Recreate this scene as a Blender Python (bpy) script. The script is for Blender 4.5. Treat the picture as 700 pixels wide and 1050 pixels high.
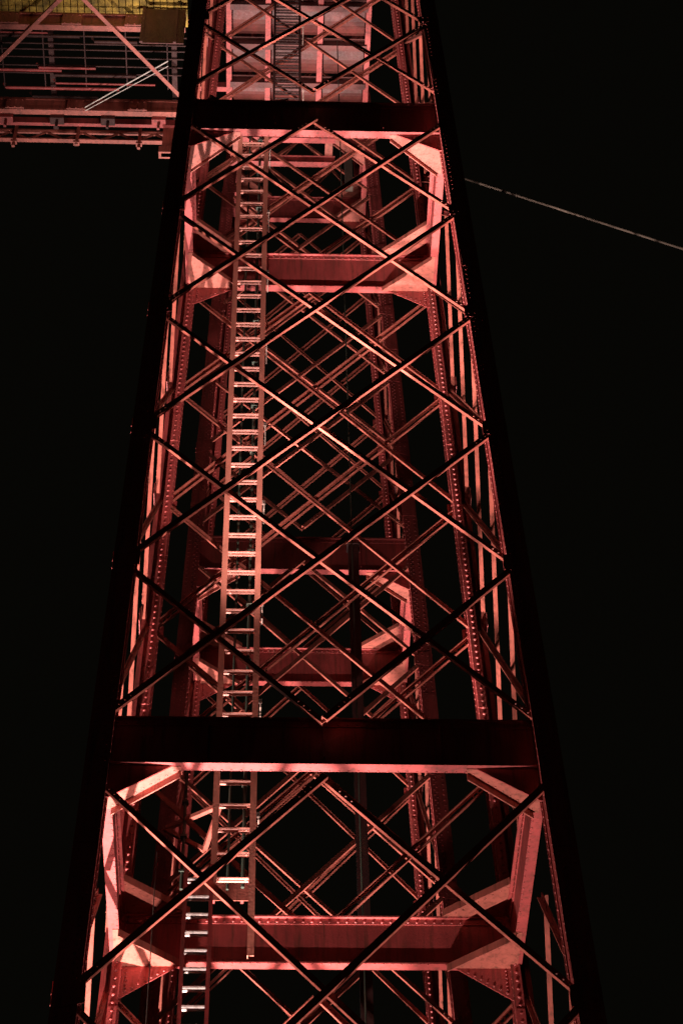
import bpy, math, random
from mathutils import Vector, Matrix
random.seed(7)
S = bpy.context.scene
for o in list(bpy.data.objects): bpy.data.objects.remove(o)

# ------------------------------------------------------------------ camera, night sky, exposure
cam = bpy.data.cameras.new('camera'); co = bpy.data.objects.new('camera', cam)
S.collection.objects.link(co); S.camera = co
Rt = Vector((0.9993697, -0.03175698, -0.01586482)); Up = Vector((-0.01351526, -0.75361915, 0.65717236)); Bk = Vector((-0.03282584, -0.65654373, -0.75357335))
m = Matrix((Rt, Up, Bk)).transposed().to_4x4(); m.translation = Vector((-0.672, -20.835, 0))
co.matrix_world = m
cam.sensor_fit = 'VERTICAL'; cam.sensor_height = 36; cam.sensor_width = 24
cam.lens = 2208 / 1050 * 36; cam.clip_start = .1; cam.clip_end = 3000
S.render.resolution_x, S.render.resolution_y = 682, 1024
W = bpy.data.worlds.new('World'); S.world = W; W.use_nodes = True
bg = W.node_tree.nodes['Background']; bg.inputs[0].default_value = (1.0, .90, .62, 1); bg.inputs[1].default_value = .0019
S.view_settings.view_transform = 'Standard'; S.view_settings.look = 'None'
S.view_settings.exposure = 0; S.view_settings.gamma = 1
LIGHT = (1.0, .83, .78)

# ------------------------------------------------------------------ materials
def paint(name, base, rough=.5, dirt=.35, metal=0.0, scale=3.0, bump=.15, dark=None, rust=.8):
    M = bpy.data.materials.new(name); M.use_nodes = True; nt = M.node_tree; N = nt.nodes; L = nt.links
    b = N['Principled BSDF']; b.inputs['Metallic'].default_value = metal
    tc = N.new('ShaderNodeTexCoord')
    n1 = N.new('ShaderNodeTexNoise'); n1.inputs['Scale'].default_value = scale; n1.inputs['Detail'].default_value = 8; n1.inputs['Roughness'].default_value = .65
    mp = N.new('ShaderNodeMapping'); mp.inputs['Scale'].default_value = (1, 1, .35)
    L.new(tc.outputs['Object'], mp.inputs[0]); L.new(mp.outputs[0], n1.inputs[0])
    rp = N.new('ShaderNodeValToRGB'); rp.color_ramp.elements[0].position = .34; rp.color_ramp.elements[1].position = .62
    d = dark or tuple(c * (1 - dirt) for c in base)
    rp.color_ramp.elements[0].color = (*d, 1); rp.color_ramp.elements[1].color = (*base, 1)
    L.new(n1.outputs[0], rp.inputs[0])
    # run-off streaks and chipped spots of rust
    ms = N.new('ShaderNodeMapping'); ms.inputs['Scale'].default_value = (14, 14, .9); ms.inputs['Location'].default_value = (3, 1, 7)
    n3 = N.new('ShaderNodeTexNoise'); n3.inputs['Scale'].default_value = 1; n3.inputs['Detail'].default_value = 6; n3.inputs['Roughness'].default_value = .7
    L.new(tc.outputs['Object'], ms.inputs[0]); L.new(ms.outputs[0], n3.inputs[0])
    r3 = N.new('ShaderNodeMapRange'); r3.inputs['From Min'].default_value = .50; r3.inputs['From Max'].default_value = .70; r3.inputs['To Max'].default_value = rust
    L.new(n3.outputs[0], r3.inputs[0])
    mx = N.new('ShaderNodeMix'); mx.data_type = 'RGBA'; mx.inputs['B'].default_value = (.085, .03, .016, 1)
    L.new(r3.outputs[0], mx.inputs['Factor']); L.new(rp.outputs[0], mx.inputs['A']); L.new(mx.outputs['Result'], b.inputs['Base Color'])
    n2 = N.new('ShaderNodeTexNoise'); n2.inputs['Scale'].default_value = scale * 9; n2.inputs['Detail'].default_value = 5
    L.new(tc.outputs['Object'], n2.inputs[0])
    mr = N.new('ShaderNodeMapRange'); mr.inputs['To Min'].default_value = rough - .12; mr.inputs['To Max'].default_value = rough + .15
    L.new(n2.outputs[0], mr.inputs[0]); L.new(mr.outputs[0], b.inputs['Roughness'])
    bp = N.new('ShaderNodeBump'); bp.inputs['Strength'].default_value = bump; bp.inputs['Distance'].default_value = .02
    L.new(n2.outputs[0], bp.inputs['Height']); L.new(bp.outputs[0], b.inputs['Normal'])
    return M
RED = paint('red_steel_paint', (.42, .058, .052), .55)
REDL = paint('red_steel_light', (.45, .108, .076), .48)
LADM = paint('ladder_paint', (.85, .27, .19), .5, rust=.3)
GALV = paint('galvanised_rung', (.55, .36, .30), .35, metal=.35, scale=6)
PALE = paint('lit_pale_rung', (.78, .60, .54), .4, scale=6)  # strong light on the lower rungs is put into this pale colour
RUNG = paint('worn_red_rung', (.68, .23, .17), .5, scale=5, rust=.2)
SOFF = paint('shaded_soffit_paint', (.135, .026, .021), .6, dirt=.6, scale=2.0)  # shade put into the colour: darkened to take down the floodlit brightness
TIMB = paint('timber_planks', (.66, .42, .07), .8, dirt=.5, scale=2.2, dark=(.12, .085, .02))
GREY = paint('grey_conduit', (.05, .065, .045), .5, scale=8)
DARK = paint('dark_mast_paint', (.05, .010, .008), .7)
WHITE = paint('pale_glint', (.8, .7, .62), .3, scale=6)  # pale colour stands in for bright reflections on the deck bracing
CONC = paint('concrete', (.30, .29, .27), .9, scale=.8)
GRND = paint('asphalt_ground', (.05, .05, .05), .9, scale=.3)
CABM = paint('cable_steel', (.07, .045, .03), .8, scale=10, rust=0)
LAMPH = paint('lamp_housing', (.05, .05, .05), .5)
lens = bpy.data.materials.new('lit_lens'); lens.use_nodes = True
_b = lens.node_tree.nodes['Principled BSDF']; _b.inputs['Emission Color'].default_value = (1, .7, .6, 1); _b.inputs['Emission Strength'].default_value = 6

# ------------------------------------------------------------------ helpers
class MB:
    def __init__(s): s.v = []; s.f = []
    def hexa(s, a, b):
        """a, b: two quads (4 points each) joined as a closed block"""
        n = len(s.v); s.v += [tuple(p) for p in a] + [tuple(p) for p in b]
        s.f += [(n, n+3, n+2, n+1), (n+4, n+5, n+6, n+7)] + [(n+i, n+(i+1) % 4, n+4+(i+1) % 4, n+4+i) for i in range(4)]
    def box(s, x0, x1, y0, y1, z0, z1):
        s.hexa([(x0, y0, z0), (x1, y0, z0), (x1, y1, z0), (x0, y1, z0)], [(x0, y0, z1), (x1, y0, z1), (x1, y1, z1), (x0, y1, z1)])
    def bar(s, p0, p1, a, b, ar, br):
        """block from p0 to p1; section spans ar along axis a and br along axis b"""
        p0, p1 = Vector(p0), Vector(p1)
        q = [(ar[0], br[0]), (ar[1], br[0]), (ar[1], br[1]), (ar[0], br[1])]
        s.hexa([p0 + a*u + b*v for u, v in q], [p1 + a*u + b*v for u, v in q])
    def poly(s, pts, vec):
        """flat polygon extruded along vec"""
        n = len(s.v); k = len(pts); vec = Vector(vec)
        s.v += [tuple(p) for p in pts] + [tuple(Vector(p) + vec) for p in pts]
        s.f += [tuple(range(n+k-1, n-1, -1)), tuple(range(n+k, n+2*k))] + [(n+i, n+(i+1) % k, n+k+(i+1) % k, n+k+i) for i in range(k)]
    def tube(s, pts, r, seg=8):
        pts = [Vector(p) for p in pts]; n = len(s.v)
        for i, p in enumerate(pts):
            t = (pts[min(i+1, len(pts)-1)] - pts[max(i-1, 0)]).normalized()
            a = t.orthogonal().normalized() if abs(t.z) < .99 else Vector((1, 0, 0)); a = (a - t*a.dot(t)).normalized(); b = t.cross(a)
            for k in range(seg):
                th = 2*math.pi*k/seg; s.v.append(tuple(p + a*r*math.cos(th) + b*r*math.sin(th)))
        for i in range(len(pts)-1):
            for k in range(seg):
                s.f.append((n+i*seg+k, n+i*seg+(k+1) % seg, n+(i+1)*seg+(k+1) % seg, n+(i+1)*seg+k))
        s.f.append(tuple(range(n+seg-1, n-1, -1))); e = n+(len(pts)-1)*seg; s.f.append(tuple(range(e, e+seg)))
    def rivet(s, p, nrm, r=.021):
        n = len(s.v); p = Vector(p); nrm = Vector(nrm).normalized(); a = nrm.orthogonal().normalized(); b = nrm.cross(a)
        for rr, hh in ((r, 0), (r*.72, r*.55)):
            for k in range(6):
                th = math.pi*k/3; s.v.append(tuple(p + (a*math.cos(th) + b*math.sin(th))*rr + nrm*hh))
        s.v.append(tuple(p + nrm*r*.8))
        for k in range(6):
            s.f.append((n+k, n+(k+1) % 6, n+6+(k+1) % 6, n+6+k)); s.f.append((n+6+k, n+6+(k+1) % 6, n+12))
    def build(s, name, mat, parent=None):
        me = bpy.data.meshes.new(name); me.from_pydata(s.v, [], s.f); me.materials.append(mat)
        import bmesh
        bm = bmesh.new(); bm.from_mesh(me); bmesh.ops.recalc_face_normals(bm, faces=bm.faces); bm.to_mesh(me); bm.free()
        o = bpy.data.objects.new(name, me); S.collection.objects.link(o)
        if parent: o.parent = parent; o.matrix_parent_inverse = Matrix.Identity(4)
        return o
def empty(name, loc=(0, 0, 0)):
    o = bpy.data.objects.new(name, None); S.collection.objects.link(o); o.location = loc; return o
def tag(o, label=None, cat=None, group=None, kind=None):
    for k, v in (('label', label), ('category', cat), ('group', group), ('kind', kind)):
        if v: o[k] = v
    return o
X, Y, Z = Vector((1, 0, 0)), Vector((0, 1, 0)), Vector((0, 0, 1))

# ------------------------------------------------------------------ tower geometry (metres; heights above the camera)
HB, HA, HC = 17.14, 31.86, 48.95          # undersides of the three ring frames
SY = 10.137                               # spacing of the two towers
LEG = .34; LX = .28             # leg depth and width
def hw(h): return 2.5 - .028*(h - 17.172)
def hd(h): return 1.813 - .020*(h - 17.172)
NODES = [[1.7, 3.75, 5.8], [7.2, 10.5, 13.67, 16.8], [17.72 + 2.85*i for i in range(6)], [32.98 + 2.6*i for i in range(7)], [50.2 + 3.0*i for i in range(5)]]
RINGS = [(HB, .76), (HA, 1.0), (HC, 1.05), (6.0, .9), (62.3, .8)]

def leg_mesh(sx, sy, mb, h0=1.2, h1=63.2):
    def pt(h, u, v): return (sx*(hw(h)+u), sy*(hd(h)+v), h)
    def pr(u0, u1, v0, v1, a=h0, b=h1):
        mb.hexa([pt(a, u0, v0), pt(a, u1, v0), pt(a, u1, v1), pt(a, u0, v1)], [pt(b, u0, v0), pt(b, u1, v0), pt(b, u1, v1), pt(b, u0, v1)])
    pr(0, LX, .322, .340)                           # outer flange plate
    pr(0, .125, 0, .016)                            # inner flange plate, narrower
    pr(.022, .036, .016, .322); pr(.092, .104, .016, .322)   # twin webs under it
    pr(LX-.03, LX-.016, .10, .322)                  # web of the side plane
    pr(LX-.085, LX-.03, .10, .114)                  # its turned lip
    for v0, v1 in ((.016, .07), (.268, .322)):
        pr(.008, .022, v0, v1)
    h = 4.0
    while h < 60:                                   # splice plates
        pr(.006, .119, -.010, .0, h, h+.7); pr(.02, LX-.02, .340, .350, h, h+.7)
        h += 5.87
    return mb
def rivet_mesh(sx, sy, mb, h0=3, h1=60):
    h = h0
    while h < h1:
        px, py = hw(h), hd(h)
        mb.rivet((sx*(px+.066), sy*py, h), (0, -sy, 0), .025)
        for u, dh in ((.06, 0), (LX-.06, 0), (.10, .06)): mb.rivet((sx*(px+u), sy*(py+.34), h+dh), (0, sy, 0))
        for v in (.05, .29):
            mb.rivet((sx*(px+(.008 if v < .1 or v > .26 else .02)), sy*(py+v), h+.06), (-sx, 0, 0), .018)
        h += .125
    return mb

def face_pt(face, u, h, off=0):
    """u in -1..1 between the leg centre lines of a face; off = distance inward from the outer face of the legs"""
    cx, cy = hw(h)+LX/2, hd(h)+LEG/2
    ox, oy = hw(h)+LX+.002-off, hd(h)+LEG+.002-off
    return {'front': Vector((u*cx, -oy, h)), 'rear': Vector((-u*cx, oy, h)), 'right': Vector((ox, u*cy, h)), 'left': Vector((-ox, -u*cy, h))}[face]
INW = {'front': Y, 'rear': -Y, 'right': -X, 'left': X}

def brace(face, u0, h0, u1, h1, double, mat, root):
    off = .006 if double else .075
    p0, p1 = face_pt(face, u0, h0, off), face_pt(face, u1, h1, off)
    ax = (p1-p0).normalized(); n = INW[face]; n = (n - ax*n.dot(ax)).normalized()
    s = ax.cross(n).normalized()
    if s.z > 0: s = -s                              # s points down
    mb = MB()
    if face == 'front':
        if double:
            mb.bar(p0, p1, s, n, (-.043, .043), (0, .012)); mb.bar(p0, p1, s, n, (.031, .043), (.012, .044)); mb.bar(p0, p1, s, n, (-.043, -.031), (.012, .05))
        else:
            mb.bar(p0, p1, s, n, (-.034, .036), (0, .010)); mb.bar(p0, p1, s, n, (.024, .036), (.010, .048))
    elif face == 'rear':
        if double:
            for a0, a1, e in ((-.058, -.018, -1), (.018, .058, 1)):
                mb.bar(p0, p1, s, n, (a0, a1), (0, .012))
                b0, b1 = (a0, a0+.012) if e < 0 else (a1-.012, a1)
                mb.bar(p0, p1, s, n, (b0, b1), (.012, .052))
        else:
            mb.bar(p0, p1, s, n, (-.045, .045), (0, .012)); mb.bar(p0, p1, s, n, (.033, .045), (.012, .035))
    else:
        w = .045 if double else .04
        mb.bar(p0, p1, s, n, (-w, w), (0, .012)); mb.bar(p0, p1, s, n, (w-.012, w), (.012, .06))
    # end rivets / bolts on the side that shows
    for p, d in ((p0, 1), (p1, -1)):
        for q in (.26, .36, .46):
            mb.rivet(p + ax*d*q + n*.012, n, .016)
            mb.rivet(p + ax*d*q, -n, .016)
    o = mb.build('double_brace' if double else 'diagonal_brace', mat, root)
    return o

def lattice(face, nodes, root):
    n = len(nodes)-1
    for fam in (1, -1):
        for k in range(-1, n):
            if k < 0: a = (0, nodes[0]); b = (1, nodes[1])
            elif k == n-1: a = (-1, nodes[n-1]); b = (0, nodes[n])
            else: a = (-1, nodes[k]); b = (1, nodes[k+2])
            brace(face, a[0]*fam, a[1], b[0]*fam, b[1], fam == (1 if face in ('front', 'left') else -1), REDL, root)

def ring(hb, dep, root):
    ht = hb + dep
    T = .022
    def w(h): return hw(h), hd(h)
    x0, y0 = w(hb); x1, y1 = w(ht)
    for face in ('front', 'rear', 'left', 'right'):
        mb = MB(); rv = mb
        if face in ('front', 'rear'):
            sg = -1 if face == 'front' else 1
            def P(x, off, h): return Vector((x, sg*(hd(h)+off), h))
            L0 = hw(hb)+.02
        else:
            sg = -1 if face == 'left' else 1
            def P(x, off, h): return Vector((sg*(hw(h)+off), x, h))
            L0 = hd(hb)+.02
        def blk(a, b, o0, o1, h0, h1):
            mb.hexa([P(a, o0, h0), P(b, o0, h0), P(b, o1, h0), P(a, o1, h0)], [P(a, o0, h1), P(b, o0, h1), P(b, o1, h1), P(a, o1, h1)])
        blk(-L0, L0, .075, .095, hb+T, ht-T)                         # web
        blk(-L0, L0, .02, .155, hb, hb+T); blk(-L0, L0, .02, .155, ht-T, ht)     # flanges
        for a, b in ((.060, .075), (.095, .110)):                    # flange angles
            blk(-L0, L0, a, b, hb+T, hb+.11); blk(-L0, L0, a, b, ht-.11, ht-T)
        n = 3 if face in ('front', 'rear') else 2
        for i in range(n):                                           # web stiffeners
            x = -L0*.55 + L0*1.1*i/max(1, n-1)
            blk(x-.008, x+.008, .110, .165, hb+.11, ht-.11)
        x = -L0+.05
        while x < L0:
            for hh in (hb+.075, ht-.075):
                for o_, s_ in ((.060, -1), (.110, 1)):
                    p = P(x, o_, hh); nn = (Vector((0, sg*s_, 0)) if face in ('front', 'rear') else Vector((sg*s_, 0, 0)))
                    rv.rivet(p, nn, .018)
            p = P(x, .035, hb); rv.rivet(p, -Z, .016)
            x += .115
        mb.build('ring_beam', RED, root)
    # corner gussets in the planes of both flanges, each with a stiffened free edge
    gx, gy = .82, .66
    for sx in (-1, 1):
        for sy in (-1, 1):
            for hh, th in ((hb-.014, .014), (ht, .014)):
                mb = MB(); rv = mb
                cx, cy = hw(hh), hd(hh)
                c = Vector((sx*(cx+.10), sy*(cy+.10), hh))
                a = Vector((sx*(cx-gx), sy*(cy+.10), hh)); a2 = Vector((sx*(cx-gx), sy*(cy+.02), hh))
                b = Vector((sx*(cx+.10), sy*(cy-gy), hh)); b2 = Vector((sx*(cx+.02), sy*(cy-gy), hh))
                mb.poly([c, a, a2, b2, b], (0, 0, th))
                e = (b2-a2).normalized(); nin = Vector((-sx*abs(e.y), -sy*abs(e.x), 0)); zz = Z*(th if hh > hb else -.10)
                mb.bar(a2 + zz, b2 + zz, nin, Z, (-.014, 0), (0, .10))
                for k in range(9): rv.rivet(a2.lerp(b2, (k+.5)/9) - nin*.05, -Z, .015)
                mb.build('corner_gusset', REDL, root)
            # upright knee plate below the beam in the front or rear face
            kb = MB(); o_ = hd(hb) + .090; x = hw(hb)
            pts = [(sx*(x+.04), sy*(o_), hb-.016), (sx*(x-.70), sy*o_, hb-.016), (sx*(x-.62), sy*o_, hb-.07), (sx*(x+.0), sy*(o_+.008), hb-.50), (sx*(x+.04), sy*(o_+.008), hb-.50)]
            kb.poly(pts, (0, sy*.016, 0))
            for k in range(7):
                t = (k+.5)/7; kb.rivet((sx*(x-.58+.56*t), sy*o_, hb-.06-.38*t*.95), (0, -sy, 0), .017)
                kb.rivet((sx*(x-.05), sy*o_, hb-.05-.06*k), (0, -sy, 0), .017)
            kb.build('knee_plate', RED, root)

def node_plates(root):
    for face in ('front', 'rear', 'left', 'right'):
        for nd in NODES:
            for h in nd[1:-1]:
                for u in (-1, 1):
                    mb = MB(); n = INW[face]
                    c = face_pt(face, u, h, .0)
                    t = (face_pt(face, -u, h, 0) - c).normalized()
                    a = [c - t*.10 + Z*.20, c + t*.20 + Z*.13, c + t*.20 - Z*.13, c - t*.10 - Z*.20]
                    mb.poly([p - n*.012 for p in a], n*.010)
                    for q in (-.05, .05, .14):
                        for zz in (-.07, .07): mb.rivet(c + t*q + Z*zz - n*.012, -n, .016)
                    mb.build('node_plate', RED, root)

def tower(name, label):
    root = empty(name, (0, 0, 0)); tag(root, label, 'tower', 'lattice towers of the bridge pylon')
    for sx in (-1, 1):
        for sy in (-1, 1):
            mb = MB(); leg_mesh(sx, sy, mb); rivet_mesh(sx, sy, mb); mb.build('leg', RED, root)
            f = MB(); x, y = sx*(hw(1)+.17), sy*(hd(1)+.17)
            f.box(x-.45, x+.45, y-.45, y+.45, .7, 1.3); f.box(x-.7, x+.7, y-.7, y+.7, -1.6, .7); f.build('footing', CONC, root)
    for hb, d in RINGS: ring(hb, d, root)
    for face in ('front', 'rear', 'left', 'right'):
        for nd in NODES: lattice(face, nd, root)
    node_plates(root)
    return root
near = tower('lattice_tower', 'near red riveted steel lattice tower with black silhouetted front legs and big crossed braces')
def copy_tree(o, parent=None):
    c = o.copy(); S.collection.objects.link(c)
    if parent: c.parent = parent
    for ch in list(o.children): copy_tree(ch, c)
    return c
far = copy_tree(near); far.location = (0, SY, 0)
far['label'] = 'smaller far red lattice tower seen through the bars of the near one'

# ------------------------------------------------------------------ ladders
def ladder(name, label, x0, x1, y, z0, z1, pitch=.42, mat=LADM, rmat=LADM, z0r=None, sw=.05, tread=.046, off=0):
    root = empty(name, ((x0+x1)/2, y, z0)); tag(root, label, 'ladder', 'ladders inside the near tower')
    c = (x0+x1)/2
    for x, zz in ((x0, z0), (x1, z0 if z0r is None else z0r)):
        mb = MB(); xx = x - c
        mb.box(xx-sw/2, xx+sw/2, -.012, 0, zz-z0, z1-z0)
        e = sw/2 if x == x0 else -sw/2+.010
        mb.box(xx+e-.010, xx+e, 0, .05, zz-z0, z1-z0)
        mb.build('stringer', mat, root)
    z = .15
    while z < z1-z0:
        mb = MB(); a, b = x0-c+sw/2, x1-c-sw/2
        mb.tube([(a-.01, .012, z), (b+.01, .012, z)], tread*.42, 8); mb.tube([(a-.01, .070, z), (b+.01, .070, z)], tread*.42, 8)
        for q in (a+.04, b-.04): mb.box(q-.012, q+.012, .012, .070, z-.006, z+.006)
        mb.build('rung', rmat, root); z += pitch
    z = 1.2
    while z < z1-z0-.5:
        for x, e in ((x1-c, 1),):
            mb = MB(); mb.box(x+.03, x+.09, .0, .03, z, z+.07); mb.tube([(x+.07, .0, z+.03), (x+.07, .45, z+.03)], .012, 6)
            mb.build('clip', GALV, root)
        z += 1.9 + random.random()*.6
    return root
ladder('steel_ladder', 'tall red ladder with paired rungs rising from the lower ring beam to the upper one', -1.35, -.85, 1.12, 17.8, 37.3, z0r=16.7, sw=.085, rmat=RUNG)
ladder('steel_ladder', 'short lower ladder with dark rails and bright pale rungs low in the near tower', -1.69, -1.36, .80, 8.0, 17.9, pitch=.28, rmat=PALE, sw=.05, tread=.055, mat=RED)
ladder('steel_ladder', 'upper dark ladder above the top black beam of the near tower', -.72, -.20, 1.15, 37.1, 49.0, pitch=.26, mat=DARK, rmat=DARK)

# toe plate of the landing on the rear beam, where the two lower ladders meet
r = empty('landing_plate', (-1.36, 1.72, 18.05)); tag(r, 'pink landing plate on the lower rear beam behind the ladder foot', 'landing plate')
mb = MB(); mb.box(-.47, .47, 0, .012, .01, .36); mb.build('plate', REDL, r)
for x in (-.38, 0, .38):
    mb = MB(); mb.box(x-.02, x+.02, .012, .07, .01, .24); mb.build('support', RED, r)
# triangular bracket beside the lower ladder
r = empty('pipe_bracket', (-1.55, 1.75, 19.0)); tag(r, 'small triangular bracket of red angles left of the ladder just under the black lower beam', 'bracket')
for a, b in (((-.5, 0, .3), (.25, -.5, .3)), ((-.5, 0, .3), (.05, -.1, -.15)), ((.05, -.1, -.15), (.25, -.5, .3))):
    mb = MB(); a, b = Vector(a), Vector(b); t = (b-a).normalized(); s = t.cross(Z).normalized(); mb.bar(a, b, s, s.cross(t), (-.03, .03), (-.03, .03)); mb.build('angle', REDL, r)

# conduits and cables
def pipe(name, label, cat, pts, rad, mat, clips=0, group=None):
    r = empty(name, pts[0]); tag(r, label, cat, group); p0 = Vector(pts[0])
    mb = MB(); mb.tube([Vector(p)-p0 for p in pts], rad, 8); mb.build('pipe' if rad > .02 else 'strand', mat, r)
    if clips:
        a, b = Vector(pts[0])-p0, Vector(pts[-1])-p0
        for i in range(clips):
            q = a.lerp(b, (i+.5)/clips); c = MB(); c.box(q.x-rad*2.0, q.x+rad*2.0, q.y-rad*1.6, q.y+rad*1.6, q.z-.02, q.z+.02); c.build('clip', GREY, r)
    return r
G1 = 'conduits and cables inside the towers'
pipe('conduit', 'grey conduit clipped just inside the right rail of the tall ladder', 'conduit', [(-.97, 1.32, 17.95), (-.97, 1.32, 37)], .024, GREY, 16, G1)
pipe('conduit', 'thin grey conduit clipped behind the rungs of the tall ladder nearer its left rail', 'conduit', [(-1.17, 1.36, 17.95), (-1.17, 1.36, 37)], .018, GREY, 0, G1)
pipe('conduit', 'greenish pipe left of the tall ladder foot, below the black lower beam', 'conduit', [(-1.78, 1.55, 18.1), (-1.78, 1.55, 20.5)], .022, GREY, 4, G1)
pipe('hanging_cable', 'greenish cable hanging straight down between the two towers', 'cable', [(.68, 3, 10), (.68, 3, 43.5)], .012, GREY, 0, G1)
pipe('hanging_cable', 'hair-thin cable hanging down the left side of the near tower below the black lower beam', 'cable', [(-2.0, -.4, 9), (-2.0, -.4, 17.1)], .006, CABM, 0, G1)
# service mast between the towers
r = empty('service_mast', (.72, 3.4, -1.6)); tag(r, 'slim dark box mast standing between the two towers', 'mast')
mb = MB(); mb.box(-.085, .085, -.085, .085, 0, 28.5); mb.box(-.11, .11, -.11, .11, 28.5, 28.54); mb.build('shaft', DARK, r)
for z in (12, 18, 24):
    mb = MB(); mb.box(-.13, .13, -.10, .10, z, z+.1); mb.build('collar', DARK, r)
# stay cable to the right
A, B = Vector((2.35, 1.95, 37.0)), Vector((7.01, 1.8, 33.71)); D = (Vector((7.01, 1.8, 33.71)) - Vector((2.97, 1.8, 35.98)))
pts = [Vector((2.55, 1.8, 36.22)) + D*t - Z*.10*math.sin(math.pi*min(1, t/3.2)) for t in [i*.2 for i in range(0, 17)]]
r = empty('stay_cable', pts[0]); tag(r, 'thin pale cable running down to the right from the right leg into the dark', 'cable')
mb = MB(); mb.tube([p-pts[0] for p in pts], .021, 8); mb.build('strand', CABM, r)
mb = MB(); mb.tube([(0, 0, 0), tuple((pts[1]-pts[0])*.35)], .035, 8); mb.build('socket', RED, r)

# ------------------------------------------------------------------ bridge deck to the left
DX0, DX1 = -34., -2.75
deck = empty('bridge_deck', (0, 0, 0)); tag(deck, 'red bridge deck underside with yellow timber planks leading off to the left', 'bridge deck')
mb = MB(); x = DX0
while x < DX1:
    w_ = .138; mb.box(x, x+w_, 1.1 + random.uniform(-.02, .02), 3.55, 45.0 + random.uniform(-.012, .012), 45.08); x += w_+.02
mb.build('timber_planking', TIMB, deck)
def ibeam(y, z0, z1, name='longitudinal_beam', x0=DX0, x1=DX1, fl=.13):
    mb = MB(); mb.box(x0, x1, y-.012, y+.012, z0+.02, z1-.02)
    mb.box(x0, x1, y-fl/2, y+fl/2, z0, z0+.02); mb.box(x0, x1, y-fl/2, y+fl/2, z1-.02, z1)
    mb.box(x0, x1, y-fl/2, y-fl/2+.012, z0+.02, z0+.09); mb.box(x0, x1, y-fl/2, y-fl/2+.012, z1-.08, z1-.02)
    o = mb.build(name, REDL, deck)
    x = x1-1.15; 
    while x > max(x0, -16):
        b = MB(); b.box(x-.22, x+.22, y-fl/2-.030, y-fl/2-.006, z0+.03, z1-.12)
        for i in range(3):
            for zz in (z0+.07, z1-.17): b.rivet((x-.15+.15*i, y-fl/2-.030, zz), (0, -1, 0), .024)
        b.build('splice_plate', REDL, o); x -= 1.42
    return o
ibeam(3.1, 44.02, 44.62); ibeam(5.28, 44.0, 44.55)
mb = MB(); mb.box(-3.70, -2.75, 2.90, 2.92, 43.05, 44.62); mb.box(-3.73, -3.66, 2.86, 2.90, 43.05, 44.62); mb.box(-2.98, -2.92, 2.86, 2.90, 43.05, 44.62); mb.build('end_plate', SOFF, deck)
mb = MB()
for y in (3.65, 3.85, 4.0, 4.2, 4.42, 4.62): mb.box(DX0, DX1, y-.012, y+.012, 44.64, 44.68)
mb.build('rail', DARK, deck)
x = DX1-.3
while x > DX0:
    mb = MB(); mb.box(x-.06, x+.06, 3.2, 6.3, 44.72, 44.9); mb.build('cross_beam', DARK, deck); x -= 2.84
# braces under the deck
for i in range(7):
    x0 = -5.25 - i*5.0
    for a, b in (((x0, 2.05, 43.92), (x0+2.45, 4.85, 43.92)), ((x0, 2.05, 43.90), (x0-2.5, 4.7, 43.90))):
        mb = MB(); a, b = Vector(a), Vector(b); t = (b-a).normalized(); mb.bar(a, b, t.cross(Z), Z, (-.045, .045), (0, .012)); mb.bar(a, b, t.cross(Z), Z, (-.045, -.033), (.012, .09)); mb.build('under_brace', REDL, deck)
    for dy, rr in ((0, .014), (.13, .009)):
        mb = MB(); mb.tube([(x0+.15, 5.1+dy*.7, 43.95), (x0+2.1, 3.85+dy, 43.95)], rr, 8); mb.build('brace_glint', WHITE, deck)  # thin pale tubes added as painted glints of the bracing bars
rr = random.Random(3)
for i in range(16):
    x0 = -3.2 - rr.random()*7; y = 3.5 + rr.random()*1.7; l = .5 + rr.random()*2.2
    mb = MB(); mb.tube([(x0, y, 44.55), (x0-l, y, 44.55), (x0-l-.06, y, 44.72)], .018 + rr.random()*.02, 8); mb.build('service_pipe', rr.choice([DARK, DARK, RED]), deck)
for i in range(9):
    x0 = -3.4 - i*1.18
    mb = MB(); mb.box(x0-.16, x0+.16, 5.34, 5.52, 43.86, 44.0); mb.box(x0-.03, x0+.03, 5.40, 5.46, 43.6, 43.86); mb.build('rail_hanger', DARK if i % 3 else RED, deck)
for i in range(12):
    x0 = -3.2 - i*.95
    mb = MB(); mb.box(x0-.012, x0+.012, 3.45, 4.95, 44.56, 44.62); mb.build('cable_rack', DARK, deck)
# small lattice girder carrying the running rail
gir = MB()
for z in (43.78, 44.16): gir.box(DX0, DX1-.3, 5.86, 5.96, z, z+.05)
x = DX1-.35; up = True
while x > -18:
    a, b = Vector((x, 5.91, 43.83 if up else 44.16)), Vector((x-.42, 5.91, 44.16 if up else 43.83)); t = (b-a).normalized()
    gir.bar(a, b, Y, t.cross(Y), (-.02, .02), (-.018, .018)); x -= .42; up = not up
gir.build('lattice_girder', REDL, deck)
mb = MB(); mb.box(DX0, DX1-.2, 5.55, 5.63, 43.98, 44.22); mb.build('running_rail', RED, deck)
x = -3.85; i = 0
while x > -18:
    mb = MB(); mb.box(x-.035, x+.035, 5.78, 5.84, 43.35+.1*(i % 2), 44.3); mb.box(x-.07, x+.07, 5.76, 5.86, 43.5, 43.58); mb.build('hanger', REDL, deck); x -= 1.45; i += 1
mb = MB(); mb.box(-3.30, -2.92, 5.62, 5.72, 42.85, 44.3); mb.box(-3.36, -2.86, 5.58, 5.76, 42.85, 43.1); mb.build('end_hanger', REDL, deck)

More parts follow.
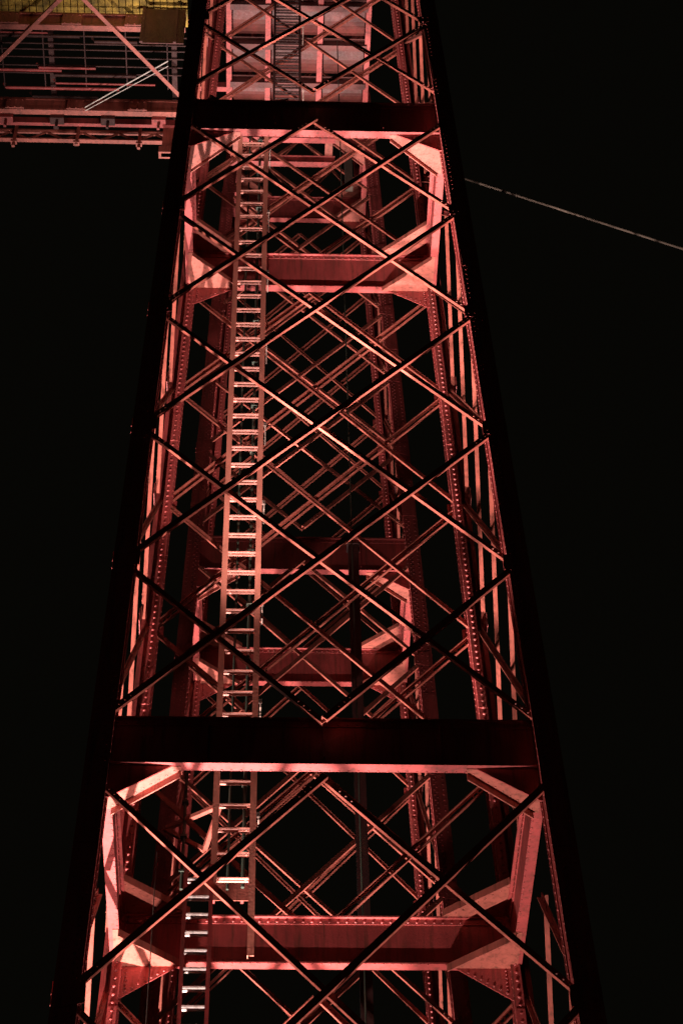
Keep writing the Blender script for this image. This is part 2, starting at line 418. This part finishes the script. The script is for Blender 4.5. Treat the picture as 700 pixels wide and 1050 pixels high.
# ------------------------------------------------------------------ landing platform between the towers
pl = empty('landing_platform', (0, 0, 0)); tag(pl, 'pink plated platform underside high between the towers behind the topmost bars', 'platform')
def ribm(y, x0, x1, z0=44.6, z1=44.95, name='cross_beam'):
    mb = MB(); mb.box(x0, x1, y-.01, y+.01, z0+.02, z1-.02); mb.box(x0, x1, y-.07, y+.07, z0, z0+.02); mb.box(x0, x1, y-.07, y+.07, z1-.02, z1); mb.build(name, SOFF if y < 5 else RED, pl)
cols = [(-1.72, -.92), (-.84, .28), (.36, 1.35)]
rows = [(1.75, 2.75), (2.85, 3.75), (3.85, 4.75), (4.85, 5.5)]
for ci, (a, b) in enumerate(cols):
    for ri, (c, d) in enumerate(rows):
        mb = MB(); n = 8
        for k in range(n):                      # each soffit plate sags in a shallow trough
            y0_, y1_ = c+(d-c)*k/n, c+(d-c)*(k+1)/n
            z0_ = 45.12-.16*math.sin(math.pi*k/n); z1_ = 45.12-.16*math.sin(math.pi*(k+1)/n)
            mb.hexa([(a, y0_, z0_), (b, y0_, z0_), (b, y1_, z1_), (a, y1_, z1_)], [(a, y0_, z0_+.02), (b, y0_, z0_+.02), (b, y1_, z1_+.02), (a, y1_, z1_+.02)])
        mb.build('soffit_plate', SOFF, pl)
for y in (1.7, 2.8, 3.8, 4.8): ribm(y, -1.75, 1.4)
ribm(5.6, -1.75, 1.4); ribm(6.15, -1.75, .75, 44.4, 44.7); ribm(6.75, -1.75, .75, 44.3, 44.6)
for x in (-1.78, -.88, .32, 1.42):
    mb = MB(); mb.box(x-.01, x+.01, 1.6, 5.7, 44.7, 45.0); mb.box(x-.06, x+.06, 1.6, 5.7, 44.68, 44.7); mb.build('edge_girder' if abs(x) > 1 else 'stringer', RED, pl)
for x in (-1.6, .6):
    mb = MB(); mb.box(x-.09, x+.09, 5.6, 6.8, 44.6, 44.75); mb.build('outrigger', REDL, pl)
for y in (2.2, 5.0):
    mb = MB(); mb.box(-2.9, -1.7, y-.06, y+.06, 44.72, 44.95); mb.build('tie_beam', RED, pl)
mb = MB(); mb.box(.98, 1.16, 6.7, 6.85, 43.3, 44.8); mb.build('post', CABM, pl)

# ------------------------------------------------------------------ floodlights
def flood(loc, aim, power, label, size=62, rad=.05, color=LIGHT, blend=1.0):
    loc, aim = Vector(loc), Vector(aim); d = (aim-loc).normalized()
    r = empty('floodlight', loc); tag(r, label, 'floodlight', 'floodlights inside the towers')
    q = d.to_track_quat('Z', 'Y').to_matrix().to_4x4()
    mb = MB(); mb.box(-.16, .16, -.12, .12, -.16, 0); mb.box(-.12, .12, -.09, .09, -.22, -.16); mb.v = [tuple(q @ Vector(v)) for v in mb.v]; h = mb.build('housing', LAMPH, r)
    mb = MB(); mb.box(-.14, .14, -.10, .10, 0.001, .008); mb.v = [tuple(q @ Vector(v)) for v in mb.v]; mb.build('lens', lens, h)
    mb = MB()
    for s in (-1, 1): mb.box(s*.19-.01, s*.19+.01, -.03, .03, -.34, -.05)
    mb.box(-.2, .2, -.03, .03, -.35, -.33); mb.build('bracket', LAMPH, r)
    ld = bpy.data.lights.new('flood_beam', 'SPOT'); ld.energy = power; ld.spot_size = math.radians(size); ld.spot_blend = blend; ld.shadow_soft_size = rad; ld.color = color
    lo = bpy.data.objects.new('flood_beam', ld); S.collection.objects.link(lo); lo.parent = r; lo.location = d*.06
    lo.rotation_euler = d.to_track_quat('-Z', 'Y').to_euler()
flood((-1.1, -.6, 4.0), (.9, .5, 20), 9500, 'floodlight on the left low inside the near tower below the picture', 48)
flood((-1.5, -1.38, 18.05), (2.15, -.5, 32), 21000, 'floodlight behind the black lower front beam of the near tower', 30)
flood((-.75, -1.38, 18.05), (-1.1, 1.25, 28.5), 6500, 'added fill floodlight aimed at the tall ladder from the lower front beam of the near tower', 30)  # fill light added to brighten the ladder rails
flood((-.6, -1.40, 33.1), (.1, 2.2, 50), 900, 'floodlight behind the middle of the black upper front beam of the near tower', 80)
flood((-1.25, SY-1.1, 18.1), (.9, SY+.4, 33), 6000, 'floodlight on the lower ring of the far tower', 50)
flood((-.8, SY-1.1, 33.1), (.2, SY, 50), 2600, 'floodlight on the upper ring of the far tower', 70)
flood((-1.75, -1.40, 33.1), (-5.5, 4.0, 45), 520, 'floodlight behind the left end of the black upper front beam of the near tower', 75)
flood((-6.2, .9, -1.1), (.2, .1, 28), 100000, 'large floodlight on the ground left of the near tower', 26, rad=.10, blend=.7)
flood((-6.2, SY+.9, -1.1), (.1, SY+.3, 32), 85000, 'large floodlight on the ground left of the far tower', 31, rad=.10, blend=.7)
# added fill lamp, unseen behind the camera, faintly lights the dark front faces
r = empty('fill_lamp', (-13, -34, -1.6)); tag(r, 'added fill lamp on a tall post, unseen behind the viewpoint', 'fill lamp')
mb = MB(); mb.tube([(0, 0, 0), (0, 0, 8), (.3, .3, 8.5), (1.0, 1.0, 8.7)], .08, 10); mb.build('post', GREY, r)
mb = MB(); mb.box(.8, 1.4, .9, 1.3, 8.66, 8.80); mb.build('lamp_head', LAMPH, r)
mb = MB(); mb.box(.88, 1.32, .96, 1.24, 8.635, 8.655); mb.build('lens', lens, r)
ld = bpy.data.lights.new('fill_glow', 'POINT'); ld.energy = 180; ld.color = (1, .72, .45); ld.shadow_soft_size = .2
lo = bpy.data.objects.new('fill_glow', ld); S.collection.objects.link(lo); lo.parent = r; lo.location = (1.1, 1.1, 8.5)

# ------------------------------------------------------------------ ground
g = MB(); g.box(-1500, 1500, -1500, 1500, -1.9, -1.6); tag(g.build('ground', GRND), kind='structure')
